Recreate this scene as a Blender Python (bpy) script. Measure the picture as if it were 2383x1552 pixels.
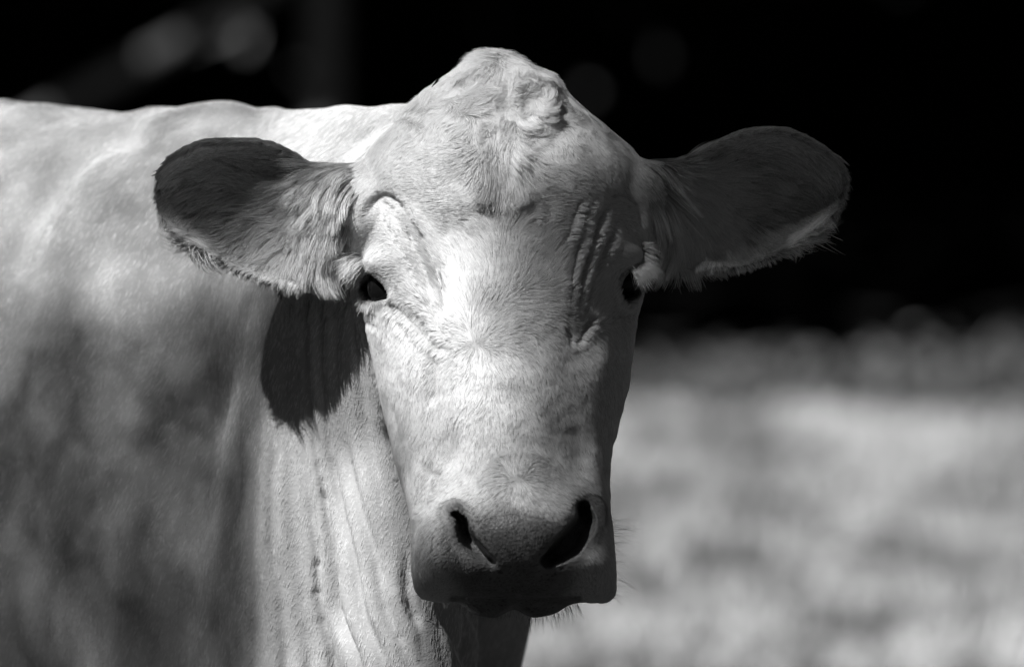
import bpy, math
import numpy as np
from mathutils import Vector, kdtree

for o in list(bpy.data.objects):
    bpy.data.objects.remove(o)
scene = bpy.context.scene
rng = np.random.default_rng(7)
R = math.radians

# ------------------------------------------------------------------ camera
PITCH = R(1.5)
CAM_Y = -7.6
CAM_Z = 1.15 + 7.6 * math.tan(PITCH)
cam_data = bpy.data.cameras.new("camera")
cam = bpy.data.objects.new("camera", cam_data)
scene.collection.objects.link(cam)
cam.location = (0, CAM_Y, CAM_Z)
cam.rotation_euler = (R(90) - PITCH, 0, 0)
cam_data.sensor_width = 36
cam_data.lens = 300
cam_data.clip_start = 0.1
cam_data.clip_end = 2000
cam_data.dof.use_dof = True
cam_data.dof.focus_distance = 7.62
cam_data.dof.aperture_fstop = 5.6
cam_data.dof.aperture_blades = 0
scene.camera = cam

# ------------------------------------------------------------------ light
SUN_AZ = R(47)      # from the camera axis towards picture left
SUN_EL = R(52)
to_sun = Vector((-math.sin(SUN_AZ) * math.cos(SUN_EL), -math.cos(SUN_AZ) * math.cos(SUN_EL), math.sin(SUN_EL)))
sun_data = bpy.data.lights.new("sun", 'SUN')
sun_data.energy = 5.0
sun_data.angle = R(0.5)
sun_data.color = (1.0, 1.0, 1.0)          # black-and-white photograph: neutral light
sun = bpy.data.objects.new("sun", sun_data)
scene.collection.objects.link(sun)
sun.rotation_euler = to_sun.to_track_quat('Z', 'Y').to_euler()
sun.location = (-6, -8, 9)

world = bpy.data.worlds.new("World")
scene.world = world
world.use_nodes = True
wn, wl = world.node_tree.nodes, world.node_tree.links
wn.clear()
sky = wn.new('ShaderNodeTexSky')
sky.sky_type = 'NISHITA'
sky.sun_disc = False
sky.sun_elevation = SUN_EL
sky.sun_rotation = math.atan2(to_sun.x, to_sun.y)
bw = wn.new('ShaderNodeRGBToBW')          # monochrome film
bg = wn.new('ShaderNodeBackground')
bg.inputs['Strength'].default_value = 0.05
wout = wn.new('ShaderNodeOutputWorld')
wl.new(sky.outputs[0], bw.inputs[0]); wl.new(bw.outputs[0], bg.inputs['Color']); wl.new(bg.outputs[0], wout.inputs[0])

scene.view_settings.view_transform = 'Standard'
scene.view_settings.look = 'None'
scene.view_settings.exposure = 0.62
scene.view_settings.gamma = 1.0
scene.render.engine = 'CYCLES'
scene.cycles.use_denoising = True
scene.cycles.denoising_prefilter = 'ACCURATE'
scene.cycles.max_bounces = 5
scene.cycles.diffuse_bounces = 3
scene.cycles.use_adaptive_sampling = True
scene.cycles.adaptive_threshold = 0.008

# ------------------------------------------------------------------ helpers
FPX = 300 / 36 * 2383
CP, SP = math.cos(PITCH), math.sin(PITCH)

def W(px, py, y):
    """world point at picture pixel (px,py) and world depth y"""
    px, py, y = np.broadcast_arrays(np.asarray(px, float), np.asarray(py, float), np.asarray(y, float))
    a = (px - 1191.5) / FPX
    b = (776 - py) / FPX
    # ray dir = forward + a*right + b*up ; forward=(0,cp,-sp) up=(0,sp,cp)
    dy = CP + b * SP
    dz = -SP + b * CP
    t = (y - CAM_Y) / dy
    return np.stack([a * t, y, CAM_Z + dz * t], -1)

def PX(P):
    dx = P[:, 0]; dy = P[:, 1] - CAM_Y; dz = P[:, 2] - CAM_Z
    f = dy * CP - dz * SP
    u = dy * SP + dz * CP
    return 1191.5 + FPX * dx / f, 776 - FPX * u / f

def cr(xs, ys, x):
    """smooth cubic interpolation of ys(xs); ys may be 2-D"""
    xs = np.asarray(xs, float); ys = np.asarray(ys, float)
    one = ys.ndim == 1
    if one: ys = ys[:, None]
    x = np.clip(np.asarray(x, float), xs[0], xs[-1])
    d = np.diff(ys, axis=0) / np.diff(xs)[:, None]
    m = np.zeros_like(ys)
    m[1:-1] = (d[:-1] + d[1:]) / 2
    m[0] = d[0]; m[-1] = d[-1]
    m[1:-1][(d[:-1] * d[1:]) <= 0] = 0
    i = np.clip(np.searchsorted(xs, x, side='right') - 1, 0, len(xs) - 2)
    h = (xs[i + 1] - xs[i])
    t = ((x - xs[i]) / h)[:, None]; h = h[:, None]
    r = ((2*t**3 - 3*t**2 + 1) * ys[i] + (t**3 - 2*t**2 + t) * h * m[i]
         + (-2*t**3 + 3*t**2) * ys[i + 1] + (t**3 - t**2) * h * m[i + 1])
    return r[:, 0] if one else r

def ss(a, b, x):
    t = np.clip((x - a) / (b - a), 0, 1)
    return t * t * (3 - 2 * t)

def _hash(ix, iy, iz, seed):
    h = (ix.astype(np.int64) * 374761393 + iy.astype(np.int64) * 668265263 + iz.astype(np.int64) * 2147483647 + seed * 974711) & 0xffffffff
    h = ((h ^ (h >> 13)) * 1274126177) & 0xffffffff
    h = ((h ^ (h >> 16)) * 2246822519) & 0xffffffff
    return ((h ^ (h >> 15)) & 0xffffff) / float(0xffffff) * 2 - 1

def noise(P, scale, seed=0):
    Q = P * scale
    I = np.floor(Q).astype(np.int64); F = Q - I
    F = F * F * (3 - 2 * F)
    out = 0
    for a in (0, 1):
        wa = F[:, 0] if a else 1 - F[:, 0]
        for b in (0, 1):
            wb = F[:, 1] if b else 1 - F[:, 1]
            for c in (0, 1):
                wc = F[:, 2] if c else 1 - F[:, 2]
                out = out + wa * wb * wc * _hash(I[:, 0] + a, I[:, 1] + b, I[:, 2] + c, seed)
    return out

def vnoise(P, scale, seed=0):
    return np.stack([noise(P, scale, seed + k) for k in range(3)], -1)

def nrm(v):
    return v / np.maximum(np.linalg.norm(v, axis=-1, keepdims=True), 1e-9)

def mesh_obj(name, verts, faces, mat=None, parent=None, smooth=True):
    me = bpy.data.meshes.new(name)
    verts = np.asarray(verts, np.float32)
    if isinstance(faces, np.ndarray):
        n, k = faces.shape
        me.vertices.add(len(verts)); me.vertices.foreach_set('co', verts.ravel())
        me.loops.add(n * k); me.loops.foreach_set('vertex_index', faces.astype(np.int32).ravel())
        me.polygons.add(n); me.polygons.foreach_set('loop_start', np.arange(n, dtype=np.int32) * k)
        me.polygons.foreach_set('loop_total', np.full(n, k, np.int32))
        me.update(calc_edges=True); me.validate()
    else:
        me.from_pydata([tuple(map(float, v)) for v in verts], [], faces)
    if smooth:
        me.polygons.foreach_set('use_smooth', np.ones(len(me.polygons), bool))
    if mat: me.materials.append(mat)
    o = bpy.data.objects.new(name, me)
    scene.collection.objects.link(o)
    if parent: o.parent = parent
    return o

def loft(rings):
    """rings (n, m, 3) -> closed mesh verts, faces(list)"""
    n, m, _ = rings.shape
    V = rings.reshape(-1, 3)
    i = np.arange(n - 1)[:, None]; j = np.arange(m)[None]
    q = np.stack([i * m + j, i * m + (j + 1) % m, (i + 1) * m + (j + 1) % m, (i + 1) * m + j], -1).reshape(-1, 4)
    F = [tuple(f) for f in q.tolist()]
    V = np.vstack([V, rings[0].mean(0), rings[-1].mean(0)])
    a, b = n * m, n * m + 1
    for k in range(m):
        F.append((a, (k + 1) % m, k)); F.append((b, (n - 1) * m + k, (n - 1) * m + (k + 1) % m))
    return V, F

class Parts:
    def __init__(s): s.V = []; s.F = []; s.n = 0
    def add(s, V, F):
        s.V.append(V); s.F += [tuple(i + s.n for i in f) for f in F]; s.n += len(V)

def tube(parts, pts, A, B, side=None, n=60, m=64, e=2.0, egg=0.0):
    """pts (k,3) centres; A side radius, B vertical/other radius; rings perpendicular to the path"""
    pts = np.asarray(pts, float); k = len(pts)
    t = np.r_[0, np.cumsum(np.linalg.norm(np.diff(pts, axis=0), axis=1))]
    T = np.linspace(0, t[-1], n)
    C = cr(t, pts, T); a = cr(t, A, T); b = cr(t, B, T)
    D = nrm(np.gradient(C, axis=0))
    if side is None: side = np.array([1.0, 0, 0])
    S = np.broadcast_to(np.asarray(side, float), D.shape)
    S = nrm(S - D * (S * D).sum(1)[:, None]); U = np.cross(S, D); U = U * (1.0 if U[:, 2].sum() > 0 else -1.0)
    th = np.linspace(0, 2 * np.pi, m, endpoint=False)
    c, s_ = np.cos(th), np.sin(th)
    cx = np.sign(c) * np.abs(c) ** (2 / e); sy = np.sign(s_) * np.abs(s_) ** (2 / e)
    wmod = 1 - egg * sy
    rings = C[:, None] + S[:, None] * (a[:, None] * cx * wmod)[..., None] + U[:, None] * (b[:, None] * sy)[..., None]
    parts.add(*loft(rings))

# ------------------------------------------------------------------ materials
def new_mat(name):
    m = bpy.data.materials.new(name); m.use_nodes = True
    nt = m.node_tree; bs = nt.nodes['Principled BSDF']
    return m, nt, bs

def ramp(nt, fac, stops):
    r = nt.nodes.new('ShaderNodeValToRGB')
    el = r.color_ramp.elements
    while len(el) < len(stops): el.new(0.5)
    for e, (p, v) in zip(el, stops):
        e.position = p; e.color = (v, v, v, 1)
    nt.links.new(fac, r.inputs[0])
    return r.outputs[0]

def tex_noise(nt, scale, detail=4, rough=0.6, coord='Object', dist=0.0):
    tc = nt.nodes.new('ShaderNodeTexCoord')
    n = nt.nodes.new('ShaderNodeTexNoise')
    n.inputs['Scale'].default_value = scale; n.inputs['Detail'].default_value = detail
    n.inputs['Roughness'].default_value = rough; n.inputs['Distortion'].default_value = dist
    nt.links.new(tc.outputs[coord], n.inputs['Vector'])
    return n.outputs['Fac']

def mix_col(nt, fac, a, b, mode='MIX'):
    m = nt.nodes.new('ShaderNodeMix'); m.data_type = 'RGBA'; m.blend_type = mode
    for k, v in ((0, fac), (6, a), (7, b)):
        if isinstance(v, (int, float)):
            m.inputs[k].default_value = v if k == 0 else (v, v, v, 1)
        else: nt.links.new(v, m.inputs[k])
    return m.outputs[2]

def attr(nt, name):
    a = nt.nodes.new('ShaderNodeAttribute'); a.attribute_name = name
    return a.outputs['Fac']

def bump(nt, bs, h, strength, dist):
    b = nt.nodes.new('ShaderNodeBump'); b.inputs['Strength'].default_value = strength; b.inputs['Distance'].default_value = dist
    nt.links.new(h, b.inputs['Height']); nt.links.new(b.outputs[0], bs.inputs['Normal'])

# hide: pale coat, dark naked muzzle skin where the pigment attribute says so
mat_hide, nt, bs = new_mat("pale_hide")
coat = ramp(nt, tex_noise(nt, 9, 6, 0.65, dist=0.6), [(0.32, 0.34), (0.62, 0.46)])
spots = ramp(nt, tex_noise(nt, 330, 2, 0.5), [(0.36, 0.35), (0.44, 1.0)])
padc = mix_col(nt, 1.0, ramp(nt, tex_noise(nt, 60, 5, 0.6), [(0.3, 0.09), (0.7, 0.18)]), spots, 'MULTIPLY')
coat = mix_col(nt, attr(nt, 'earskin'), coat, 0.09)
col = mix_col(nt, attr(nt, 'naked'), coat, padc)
nt.links.new(col, bs.inputs['Base Color'])
bs.inputs['Roughness'].default_value = 0.75
bs.inputs['Specular IOR Level'].default_value = 0.25
vo = nt.nodes.new('ShaderNodeTexVoronoi'); vo.inputs['Scale'].default_value = 330
tcv = nt.nodes.new('ShaderNodeTexCoord'); nt.links.new(tcv.outputs['Object'], vo.inputs['Vector'])
bump(nt, bs, mix_col(nt, attr(nt, 'naked'), tex_noise(nt, 420, 4, 0.6), vo.outputs['Distance']), 0.5, 0.0014)
rg = nt.nodes.new('ShaderNodeMapRange'); rg.inputs[3].default_value = .75; rg.inputs[4].default_value = .42
nt.links.new(attr(nt, 'naked'), rg.inputs[0]); nt.links.new(rg.outputs[0], bs.inputs['Roughness'])

SKIN_N = 0.75
def hair_mat(name, base, var, transl=0.15, use_n=True, root=.45):
    m, nt, bs = new_mat(name)
    hi = nt.nodes.new('ShaderNodeHairInfo')
    c = ramp(nt, hi.outputs['Random'], [(0.0, base - var), (1.0, base + var)])
    c = mix_col(nt, 1.0, c, ramp(nt, hi.outputs['Intercept'], [(0.0, root), (0.6, 1.0)]), 'MULTIPLY')
    c = mix_col(nt, attr(nt, 'tone'), c, mix_col(nt, 1.0, c, 0.35, 'MULTIPLY'))
    bs.inputs['Roughness'].default_value = 0.55
    bs.inputs['Specular IOR Level'].default_value = 0.2
    nt.links.new(c, bs.inputs['Base Color'])
    # strands take most of their shading direction from the skin they lie on
    sn = nt.nodes.new('ShaderNodeAttribute'); sn.attribute_name = 'skin_normal'
    ge = nt.nodes.new('ShaderNodeNewGeometry')
    mv = nt.nodes.new('ShaderNodeMix'); mv.data_type = 'VECTOR'; mv.inputs[0].default_value = SKIN_N
    nt.links.new(ge.outputs['Normal'], mv.inputs[4]); nt.links.new(sn.outputs['Vector'], mv.inputs[5])
    nz = nt.nodes.new('ShaderNodeVectorMath'); nz.operation = 'NORMALIZE'; nt.links.new(mv.outputs[1], nz.inputs[0])
    if use_n: nt.links.new(nz.outputs[0], bs.inputs['Normal'])
    tr = nt.nodes.new('ShaderNodeBsdfTranslucent'); nt.links.new(c, tr.inputs[0])
    mx = nt.nodes.new('ShaderNodeMixShader'); mx.inputs[0].default_value = transl
    nt.links.new(bs.outputs[0], mx.inputs[1]); nt.links.new(tr.outputs[0], mx.inputs[2])
    nt.links.new(mx.outputs[0], nt.nodes['Material Output'].inputs[0])
    return m
mat_fur = hair_mat("pale_fur", 0.82, 0.15)
mat_bodyfur = hair_mat("body_fur", 0.90, 0.06, root=.8)
mat_earfur = hair_mat("ear_fur", 0.68, 0.32)
mat_whisker = hair_mat("whisker_hair", 0.5, 0.1, use_n=False)
mat_lash = hair_mat("lash_hair", 0.8, 0.08, use_n=False)

mat_eye, nt, bs = new_mat("dark_eye")
bs.inputs['Base Color'].default_value = (0.006, 0.006, 0.006, 1)
bs.inputs['Roughness'].default_value = 0.04
bs.inputs['Specular IOR Level'].default_value = 0.12

VOX = 0.0034
GAPS = [(500, 60, -2), (690, 175, -50)]
REFINE = True
N_FACE, N_EAR, N_BODY = 420000, 150000, 130000

# ------------------------------------------------------------------ cow body (one continuous mesh)
parts = Parts()

# head rows: picture row, left edge, right edge, front depth, back depth, width of the flat front
HEAD = np.array([
    (113, 1142, 1166,  .085, .110, .60),
    (124, 1124, 1180,  .072, .130, .60),
    (145, 1086, 1224,  .055, .155, .60),
    (175, 1044, 1276,  .040, .180, .60),
    (215, 990, 1326,  .027, .205, .60),
    (262, 934, 1383,  .015, .225, .62),
    (310, 886, 1438,  .007, .235, .64),
    (370, 842, 1496,  .000, .240, .66),
    (450, 826, 1512, -.004, .245, .68),
    (560, 826, 1508, -.006, .250, .68),
    (640, 832, 1502, -.012, .255, .66),
    (700, 838, 1492, -.020, .255, .62),
    (760, 850, 1480, -.030, .250, .58),
    (830, 868, 1470, -.043, .240, .55),
    (900, 882, 1460, -.057, .225, .54),
    (1000, 902, 1437, -.076, .190, .53),
    (1100, 928, 1420, -.095, .140, .56),
    (1160, 946, 1414, -.107, .110, .66),
    (1215, 962, 1418, -.120, .085, .76),
    (1290, 964, 1423, -.121, .065, .78),
    (1350, 966, 1427, -.106, .050, .72),
    (1380, 978, 1424, -.090, .040, .66),
    (1396, 1015, 1398, -.074, .035, .62),
    (1404, 1066, 1336, -.068, .030, .60),
    (1420, 1086, 1308, -.066, .022, .60),
    (1434, 1115, 1280, -.056, .010, .60),
    (1441, 1150, 1245, -.040, -.010, .60)])

HEAD[:, 0] += 7 * np.clip((420 - HEAD[:, 0]) / 300, 0, 1)
HEAD[:, 1] += 7 * np.clip((700 - HEAD[:, 0]) / 300, 0, 1); HEAD[:, 2] -= 7 * np.clip((700 - HEAD[:, 0]) / 300, 0, 1)
def head_rings():
    rows = np.concatenate([np.linspace(HEAD[0, 0], 240, 34), np.linspace(244, 1370, 150), np.linspace(1376, 1441, 34)])
    H = cr(HEAD[:, 0], HEAD[:, 1:], rows)
    m = 160
    rings = np.zeros((len(rows), m, 3))
    th = np.linspace(0, 1, m, endpoint=False)
    for k, (py, h) in enumerate(zip(rows, H)):
        xl, xr, yf, yb, b = h
        mz = ss(1120, 1230, py)
        prof = np.array([(0, 0), (b*.55, .030), (b, .115), (b+(1-b)*.62, .23), (.97, .36), (1.0, .5), (.96, .66), (.80, .84), (.45, .97), (0, 1.0)])
        prof2 = np.array([(0, 0), (b*.55, .02), (b, .09), (b+(1-b)*.8, .22), (1.0, .42), (.99, .55), (.93, .70), (.75, .86), (.42, .97), (0, 1.0)])
        prof = prof * (1 - mz) + prof2 * mz
        full = np.vstack([prof, (prof * [-1, 1])[-2:0:-1]])
        full = np.vstack([full, full[:1]])
        s = np.r_[0, np.cumsum(np.linalg.norm(np.diff(full * [1, 1.2], axis=0), axis=1))]; s /= s[-1]
        # periodic smooth interpolation
        ext = np.vstack([full[-3:-1], full, full[1:3]]); se = np.r_[s[-3:-1] - 1, s, s[1:3] + 1]
        p = cr(se, ext, th)
        xc, hw = (xl + xr) / 2, (xr - xl) / 2
        y = yf + p[:, 1] * (yb - yf)
        rings[k] = W(xc + hw * p[:, 0], np.full(m, py), y)
    return rings
parts.add(*loft(head_rings()))

# ears: cupped shells with curled rims
def poly_resample(pts, n, pw=1.0):
    pts = np.asarray(pts, float)
    t = np.r_[0, np.cumsum(np.linalg.norm(np.diff(pts, axis=0), axis=1))]
    u = np.linspace(0, 1, n) ** pw
    return cr(t / t[-1], pts, u)

def ear(top, bot, depth0, depthT, Dprof, curl_top, curl_bot):
    n, m = 90, 56
    U = poly_resample(top, n); L = poly_resample(bot, n)
    u = np.linspace(0, 1, n)
    yr = cr([0, .3, .7, 1], [depth0, depth0 - .004, (depth0 + depthT) / 2 - .004, depthT], u)
    D = cr([0, .15, .3, .5, .7, .85, 1], Dprof, u)
    Dout = cr([0, .2, .5, .8, 1], [.055, .06, .056, .045, .010], u)
    thick = cr([0, .2, .8, 1], [.012, .007, .005, .004], u)
    rings = np.zeros((n, 2 * m, 3))
    for k in range(n):
        wU = W(U[k, 0], U[k, 1], yr[k]); wL = W(L[k, 0], L[k, 1], yr[k])
        C = (wU + wL) / 2; h = (wU - wL) / 2
        cc = ss(0.05, 0.3, u[k]) * (1 - ss(.88, 1, u[k]))
        a = np.linspace(-R(90 + curl_bot * cc), R(90 + curl_top * cc), m)
        hl = np.linalg.norm(h)
        inner = C + h * (np.sin(a) * (1 - thick[k] / max(hl, .01) * .8))[:, None] + np.array([0, 1, 0]) * (D[k] * np.cos(a) * np.where(np.abs(a) > R(90), 1.0, 1) + np.where(np.abs(a) > R(90), (.03 - D[k]) * np.cos(a) * 0, 0))[:, None]
        Do = np.maximum(Dout[k], D[k] + thick[k])
        outer = C + h * (np.sin(a[::-1]))[:, None] + np.array([0, 1, 0]) * (Do * np.cos(a[::-1]))[:, None]
        rings[k, :m] = inner; rings[k, m:] = outer
    parts.add(*loft(rings))
ear([(870, 370), (790, 384), (742, 388), (700, 368), (650, 342), (600, 329), (520, 325), (450, 338), (400, 366), (370, 400), (358, 440)],
    [(880, 600), (835, 628), (790, 648), (740, 662), (680, 668), (600, 652), (550, 635), (500, 606), (450, 574), (402, 542), (372, 508), (359, 466)],
    .084, .095, [-.040, -.023, .004, .026, .036, .030, .007], 9, 2)
ear([(1450, 360), (1520, 372), (1570, 377), (1610, 365), (1660, 337), (1720, 310), (1800, 299), (1870, 318), (1930, 355), (1965, 395), (1977, 430)],
    [(1450, 580), (1510, 598), (1545, 612), (1600, 622), (1680, 628), (1740, 627), (1790, 608), (1850, 575), (1898, 542), (1942, 500), (1970, 458)],
    .086, .088, [-.040, -.020, .012, .034, .042, .032, .008], 14, 3)

# neck, torso, legs, tail
BD = np.array([-.76, .65, 0]); BD /= np.linalg.norm(BD)     # from chest to rump
SD = np.array([-BD[1], BD[0], 0]) * -1                       # cow's far side, towards picture right/back
O = np.array([-.17, .47, 0])                                 # chest point
def B(s, z, w=0): return O + BD * s + SD * w + np.array([0, 0, z])
tube(parts, [B(-.10, .98), B(-.04, .98), B(.06, .98), B(.20, .97), B(.45, .968), B(.75, .985), B(1.1, .985), B(1.4, 1.0), B(1.62, 1.03), B(1.74, 1.06), B(1.78, 1.08)],
     [.08, .19, .245, .262, .275, .31, .34, .30, .25, .17, .07], [.10, .24, .364, .374, .393, .385, .39, .35, .29, .20, .08], side=SD, n=120, m=96, e=2.15, egg=.16)
# shoulder muscle on both sides
for w in (-1, 1):
    tube(parts, [B(.14, 1.24, .05*w), B(.12, 1.10, .12*w), B(.07, .92, .155*w), B(.05, .78, .15*w), B(.05, .62, .14*w)],
         [.04, .09, .11, .10, .06], [.07, .15, .17, .13, .07], side=SD, n=40, m=48)
# neck
tube(parts, [B(.30, 1.06), B(.16, 1.07), B(.02, 1.09), (-.105, .31, 1.125), (-.055, .21, 1.18), (-.02, .13, 1.24), (-.01, .09, 1.26)],
     [.15, .165, .165, .160, .135, .10, .08], [.24, .24, .245, .215, .175, .135, .11], side=(.85, .5, 0), n=70, m=80, e=2.2)
tube(parts, [B(.50, 1.215), B(.30, 1.230), B(.10, 1.235), (-.155, .38, 1.235), (-.09, .27, 1.235), (-.03, .18, 1.25)],
     [.08, .08, .075, .07, .07, .06], [.10, .118, .116, .118, .118, .10], side=SD, n=60, m=48)
# throat and dewlap hanging between the forelegs
tube(parts, [(-.095, .215, 1.24), (-.138, .255, 1.11), (-.156, .290, .98), (-.168, .315, .87), (-.178, .33, .76), (-.19, .42, .62)],
     [.07, .105, .130, .138, .14, .12], [.08, .11, .13, .14, .15, .13], side=(.75, .45, 0), n=60, m=64)
tube(parts, [(-.082, .198, 1.17), (-.092, .190, 1.06), (-.105, .182, .95), (-.102, .172, .87), (-.092, .168, .80), (-.10, .22, .68)],
     [.06, .068, .060, .054, .052, .05], [.07, .075, .065, .06, .06, .06], n=50, m=48)
for w in (-1, 1):
    tube(parts, [B(.05, .80, .15*w), B(.05, .64, .15*w), B(.04, .48, .145*w), B(.05, .40, .14*w), B(.05, .26, .14*w), B(.045, .16, .14*w), B(.03, .09, .14*w), B(.02, .05, .14*w), B(.02, .002, .14*w)],
         [.085, .065, .047, .050, .033, .036, .040, .050, .058], [.10, .075, .050, .055, .034, .038, .042, .055, .066], side=SD, n=80, m=40)
    tube(parts, [B(1.52, .98, .16*w), B(1.50, .78, .17*w), B(1.52, .62, .16*w), B(1.60, .50, .15*w), B(1.60, .40, .15*w), B(1.56, .24, .15*w), B(1.55, .14, .15*w), B(1.52, .07, .15*w), B(1.51, .002, .15*w)],
         [.13, .11, .075, .048, .045, .034, .040, .05, .056], [.19, .16, .10, .058, .050, .036, .042, .056, .064], side=SD, n=80, m=40)
tube(parts, [B(1.74, 1.22), B(1.82, 1.16), B(1.86, 1.0), B(1.87, .7), B(1.87, .5), B(1.87, .36)],
     [.03, .025, .018, .014, .03, .01], [.03, .025, .018, .014, .03, .01], side=SD, n=50, m=20)

raw = mesh_obj("raw", parts.V and np.vstack(parts.V), parts.F)
md = raw.modifiers.new("r", 'REMESH'); md.mode = 'VOXEL'; md.voxel_size = VOX; md.adaptivity = 0
deps = bpy.context.evaluated_depsgraph_get()
me = bpy.data.meshes.new_from_object(raw.evaluated_get(deps))
bpy.data.objects.remove(raw)

# refine the face: split the front-of-head faces once
import bmesh
nv = len(me.vertices)
co = np.empty(nv * 3, np.float32); me.vertices.foreach_get('co', co); co = co.reshape(-1, 3).astype(float)

def edges_of(me):
    e = np.empty(len(me.edges) * 2, np.int32); me.edges.foreach_get('vertices', e); return e.reshape(-1, 2)

def smooth(co, E, w, it):
    n = len(co)
    deg = np.bincount(E[:, 0], minlength=n) + np.bincount(E[:, 1], minlength=n)
    deg = np.maximum(deg, 1)[:, None]
    w = np.asarray(w)[:, None] if np.ndim(w) else w
    for _ in range(it):
        s = np.stack([np.bincount(E[:, 0], co[E[:, 1], k], n) + np.bincount(E[:, 1], co[E[:, 0], k], n) for k in range(3)], 1)
        co = co + w * (s / deg - co)
    return co

E = edges_of(me)
px, py = PX(co)
# junction zones get strong smoothing, the rest light
wj = np.clip(np.exp(-((px - 800) / 60)**2) * (np.abs(py - 510) < 160) + np.exp(-((px - 1520) / 60)**2) * (np.abs(py - 500) < 160), 0, 1)
wj *= ss(.20, .12, co[:, 1]) if False else (co[:, 1] < .25)
wj = np.maximum(wj, (co[:, 1] > .16) * 1.0)
co = smooth(co, E, .5, 4)
co = smooth(co, E, wj * .5, 26)
co = smooth(co, E, (co[:, 1] > .30) * .6, 60)

fe0 = np.interp(py, [600, 700, 760, 830, 900, 1000, 1100, 1160, 1215, 1400], [800, 838, 850, 868, 882, 902, 928, 946, 962, 975])
co = smooth(co, E, ((co[:, 1] > .105) & (px < fe0 + 10) & (px > 560) & (py > 730)) * .5, 60)
me.vertices.foreach_set('co', co.astype(np.float32).ravel()); me.update()
if REFINE:
    bm = bmesh.new(); bm.from_mesh(me)
    bm.verts.ensure_lookup_table()
    sel = (co[:, 1] < .10) & (px > 800) & (px < 1530) & (py > 420) & (py < 1445)
    es = [e for e in bm.edges if sel[e.verts[0].index] and sel[e.verts[1].index]]
    bmesh.ops.subdivide_edges(bm, edges=es, cuts=1, use_grid_fill=True)
    bmesh.ops.triangulate(bm, faces=[f for f in bm.faces if len(f.verts) > 4])
    bm.to_mesh(me); bm.free(); me.update()
    nv = len(me.vertices)
    co = np.empty(nv * 3, np.float32); me.vertices.foreach_get('co', co); co = co.reshape(-1, 3).astype(float)
    E = edges_of(me)
    px, py = PX(co)
    co = smooth(co, E, .5 * sel.any() * ((co[:, 1] < .11) & (px > 790) & (px < 1540) & (py > 410) & (py < 1450)), 2)
    me.vertices.foreach_set('co', co.astype(np.float32).ravel()); me.update()

def get_normals(me):
    n = np.empty(len(me.vertices) * 3, np.float32); me.vertex_normals.foreach_get('vector', n) if hasattr(me, 'vertex_normals') else me.vertices.foreach_get('normal', n)
    return n.reshape(-1, 3).astype(float)
N = get_normals(me)
px, py = PX(co)
Y = co[:, 1]
head = (Y < .20) & (px > 795) & (px < 1530)
face = head & (N[:, 1] < .25) & (Y < np.interp(py, [950, 1200], [.15, .06]))
disp = np.zeros(len(co))       # along the normal, metres
push = np.zeros((len(co), 3))  # free direction

def dist_poly(px, py, pts, idx):
    """distance to polyline + running parameter, evaluated on idx"""
    x, y = px[idx], py[idx]
    best = np.full(len(x), 1e9); par = np.zeros(len(x))
    pts = poly_resample(pts, max(8, len(pts) * 5))
    tot = len(pts) - 1
    sgn = np.zeros(len(x))
    for k in range(tot):
        ax, ay = pts[k]; bx, by = pts[k + 1]
        dx, dy = bx - ax, by - ay
        t = np.clip(((x - ax) * dx + (y - ay) * dy) / (dx*dx + dy*dy + 1e-9), 0, 1)
        ex, ey = x - ax - t*dx, y - ay - t*dy
        d = np.hypot(ex, ey)
        m = d < best
        best[m] = d[m]; par[m] = (k + t[m]) / tot
        sgn[m] = np.sign(dx * ey[m] - dy * ex[m])
    return best, par, sgn

def stroke(pts, width, depth, mask=face, taper=.25, prof='g'):
    p = np.asarray(pts, float)
    idx = np.nonzero(mask & (px > p[:, 0].min() - 4*width) & (px < p[:, 0].max() + 4*width) & (py > p[:, 1].min() - 4*width) & (py < p[:, 1].max() + 4*width))[0]
    if not len(idx): return
    d, t, _ = dist_poly(px, py, pts, idx)
    tp = ss(0, taper, t) * ss(0, taper, 1 - t)
    g = np.exp(-(d / width) ** 2)
    disp[idx] += depth * .001 * g * tp

def blob(x, y, rx, ry, depth, rot=0, mask=face, pw=1):
    c, s = math.cos(R(rot)), math.sin(R(rot))
    u = ((px - x) * c + (py - y) * s) / rx; v = (-(px - x) * s + (py - y) * c) / ry
    disp[:] += np.where(mask, depth * .001 * np.exp(-(u*u + v*v) ** pw), 0)

# big forms of the face
blob(950, 600, 60, 120, 3.5, rot=-15)          # left brow swelling
blob(880, 610, 45, 35, 7)                      # left upper orbit
blob(1470, 590, 40, 40, 7)                     # right upper orbit
blob(905, 480, 34, 30, -3)                     # hollow behind the horn bud
blob(955, 850, 48, 70, 4)                      # left cheek crest
blob(1390, 850, 45, 70, 4)
blob(1060, 300, 70, 50, 4); blob(1150, 165, 40, 40, 3); blob(1265, 210, 45, 60, 4); blob(1010, 230, 34, 26, 2)
blob(1160, 260, 26, 90, -5); blob(1165, 410, 26, 60, -4.2)
blob(1125, 400, 22, 60, 1); blob(1205, 400, 22, 60, 1)
stroke([(1185, 262), (1184, 225), (1205, 196), (1235, 196), (1256, 222), (1256, 256), (1240, 284)], 14, 1.8)
blob(1218, 245, 20, 22, -2.2)
stroke([(1110, 215), (1104, 185), (1080, 175), (1058, 190), (1056, 212)], 12, 1.6); blob(1082, 202, 16, 14, -1.8)
stroke([(1185, 290), (1192, 330), (1180, 370)], 12, 1.2)
blob(1120, 190, 26, 20, -5)
blob(1190, 600, 120, 150, 2)
blob(1042, 1055, 28, 50, -8, rot=18); blob(1352, 1045, 34, 66, -3, rot=-8)       # hollows above the nostrils
blob(985, 1120, 26, 60, 4, rot=12); blob(1395, 1110, 26, 70, 1.5, rot=-10)
blob(1025, 1120, 22, 40, 4, rot=15)
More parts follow.
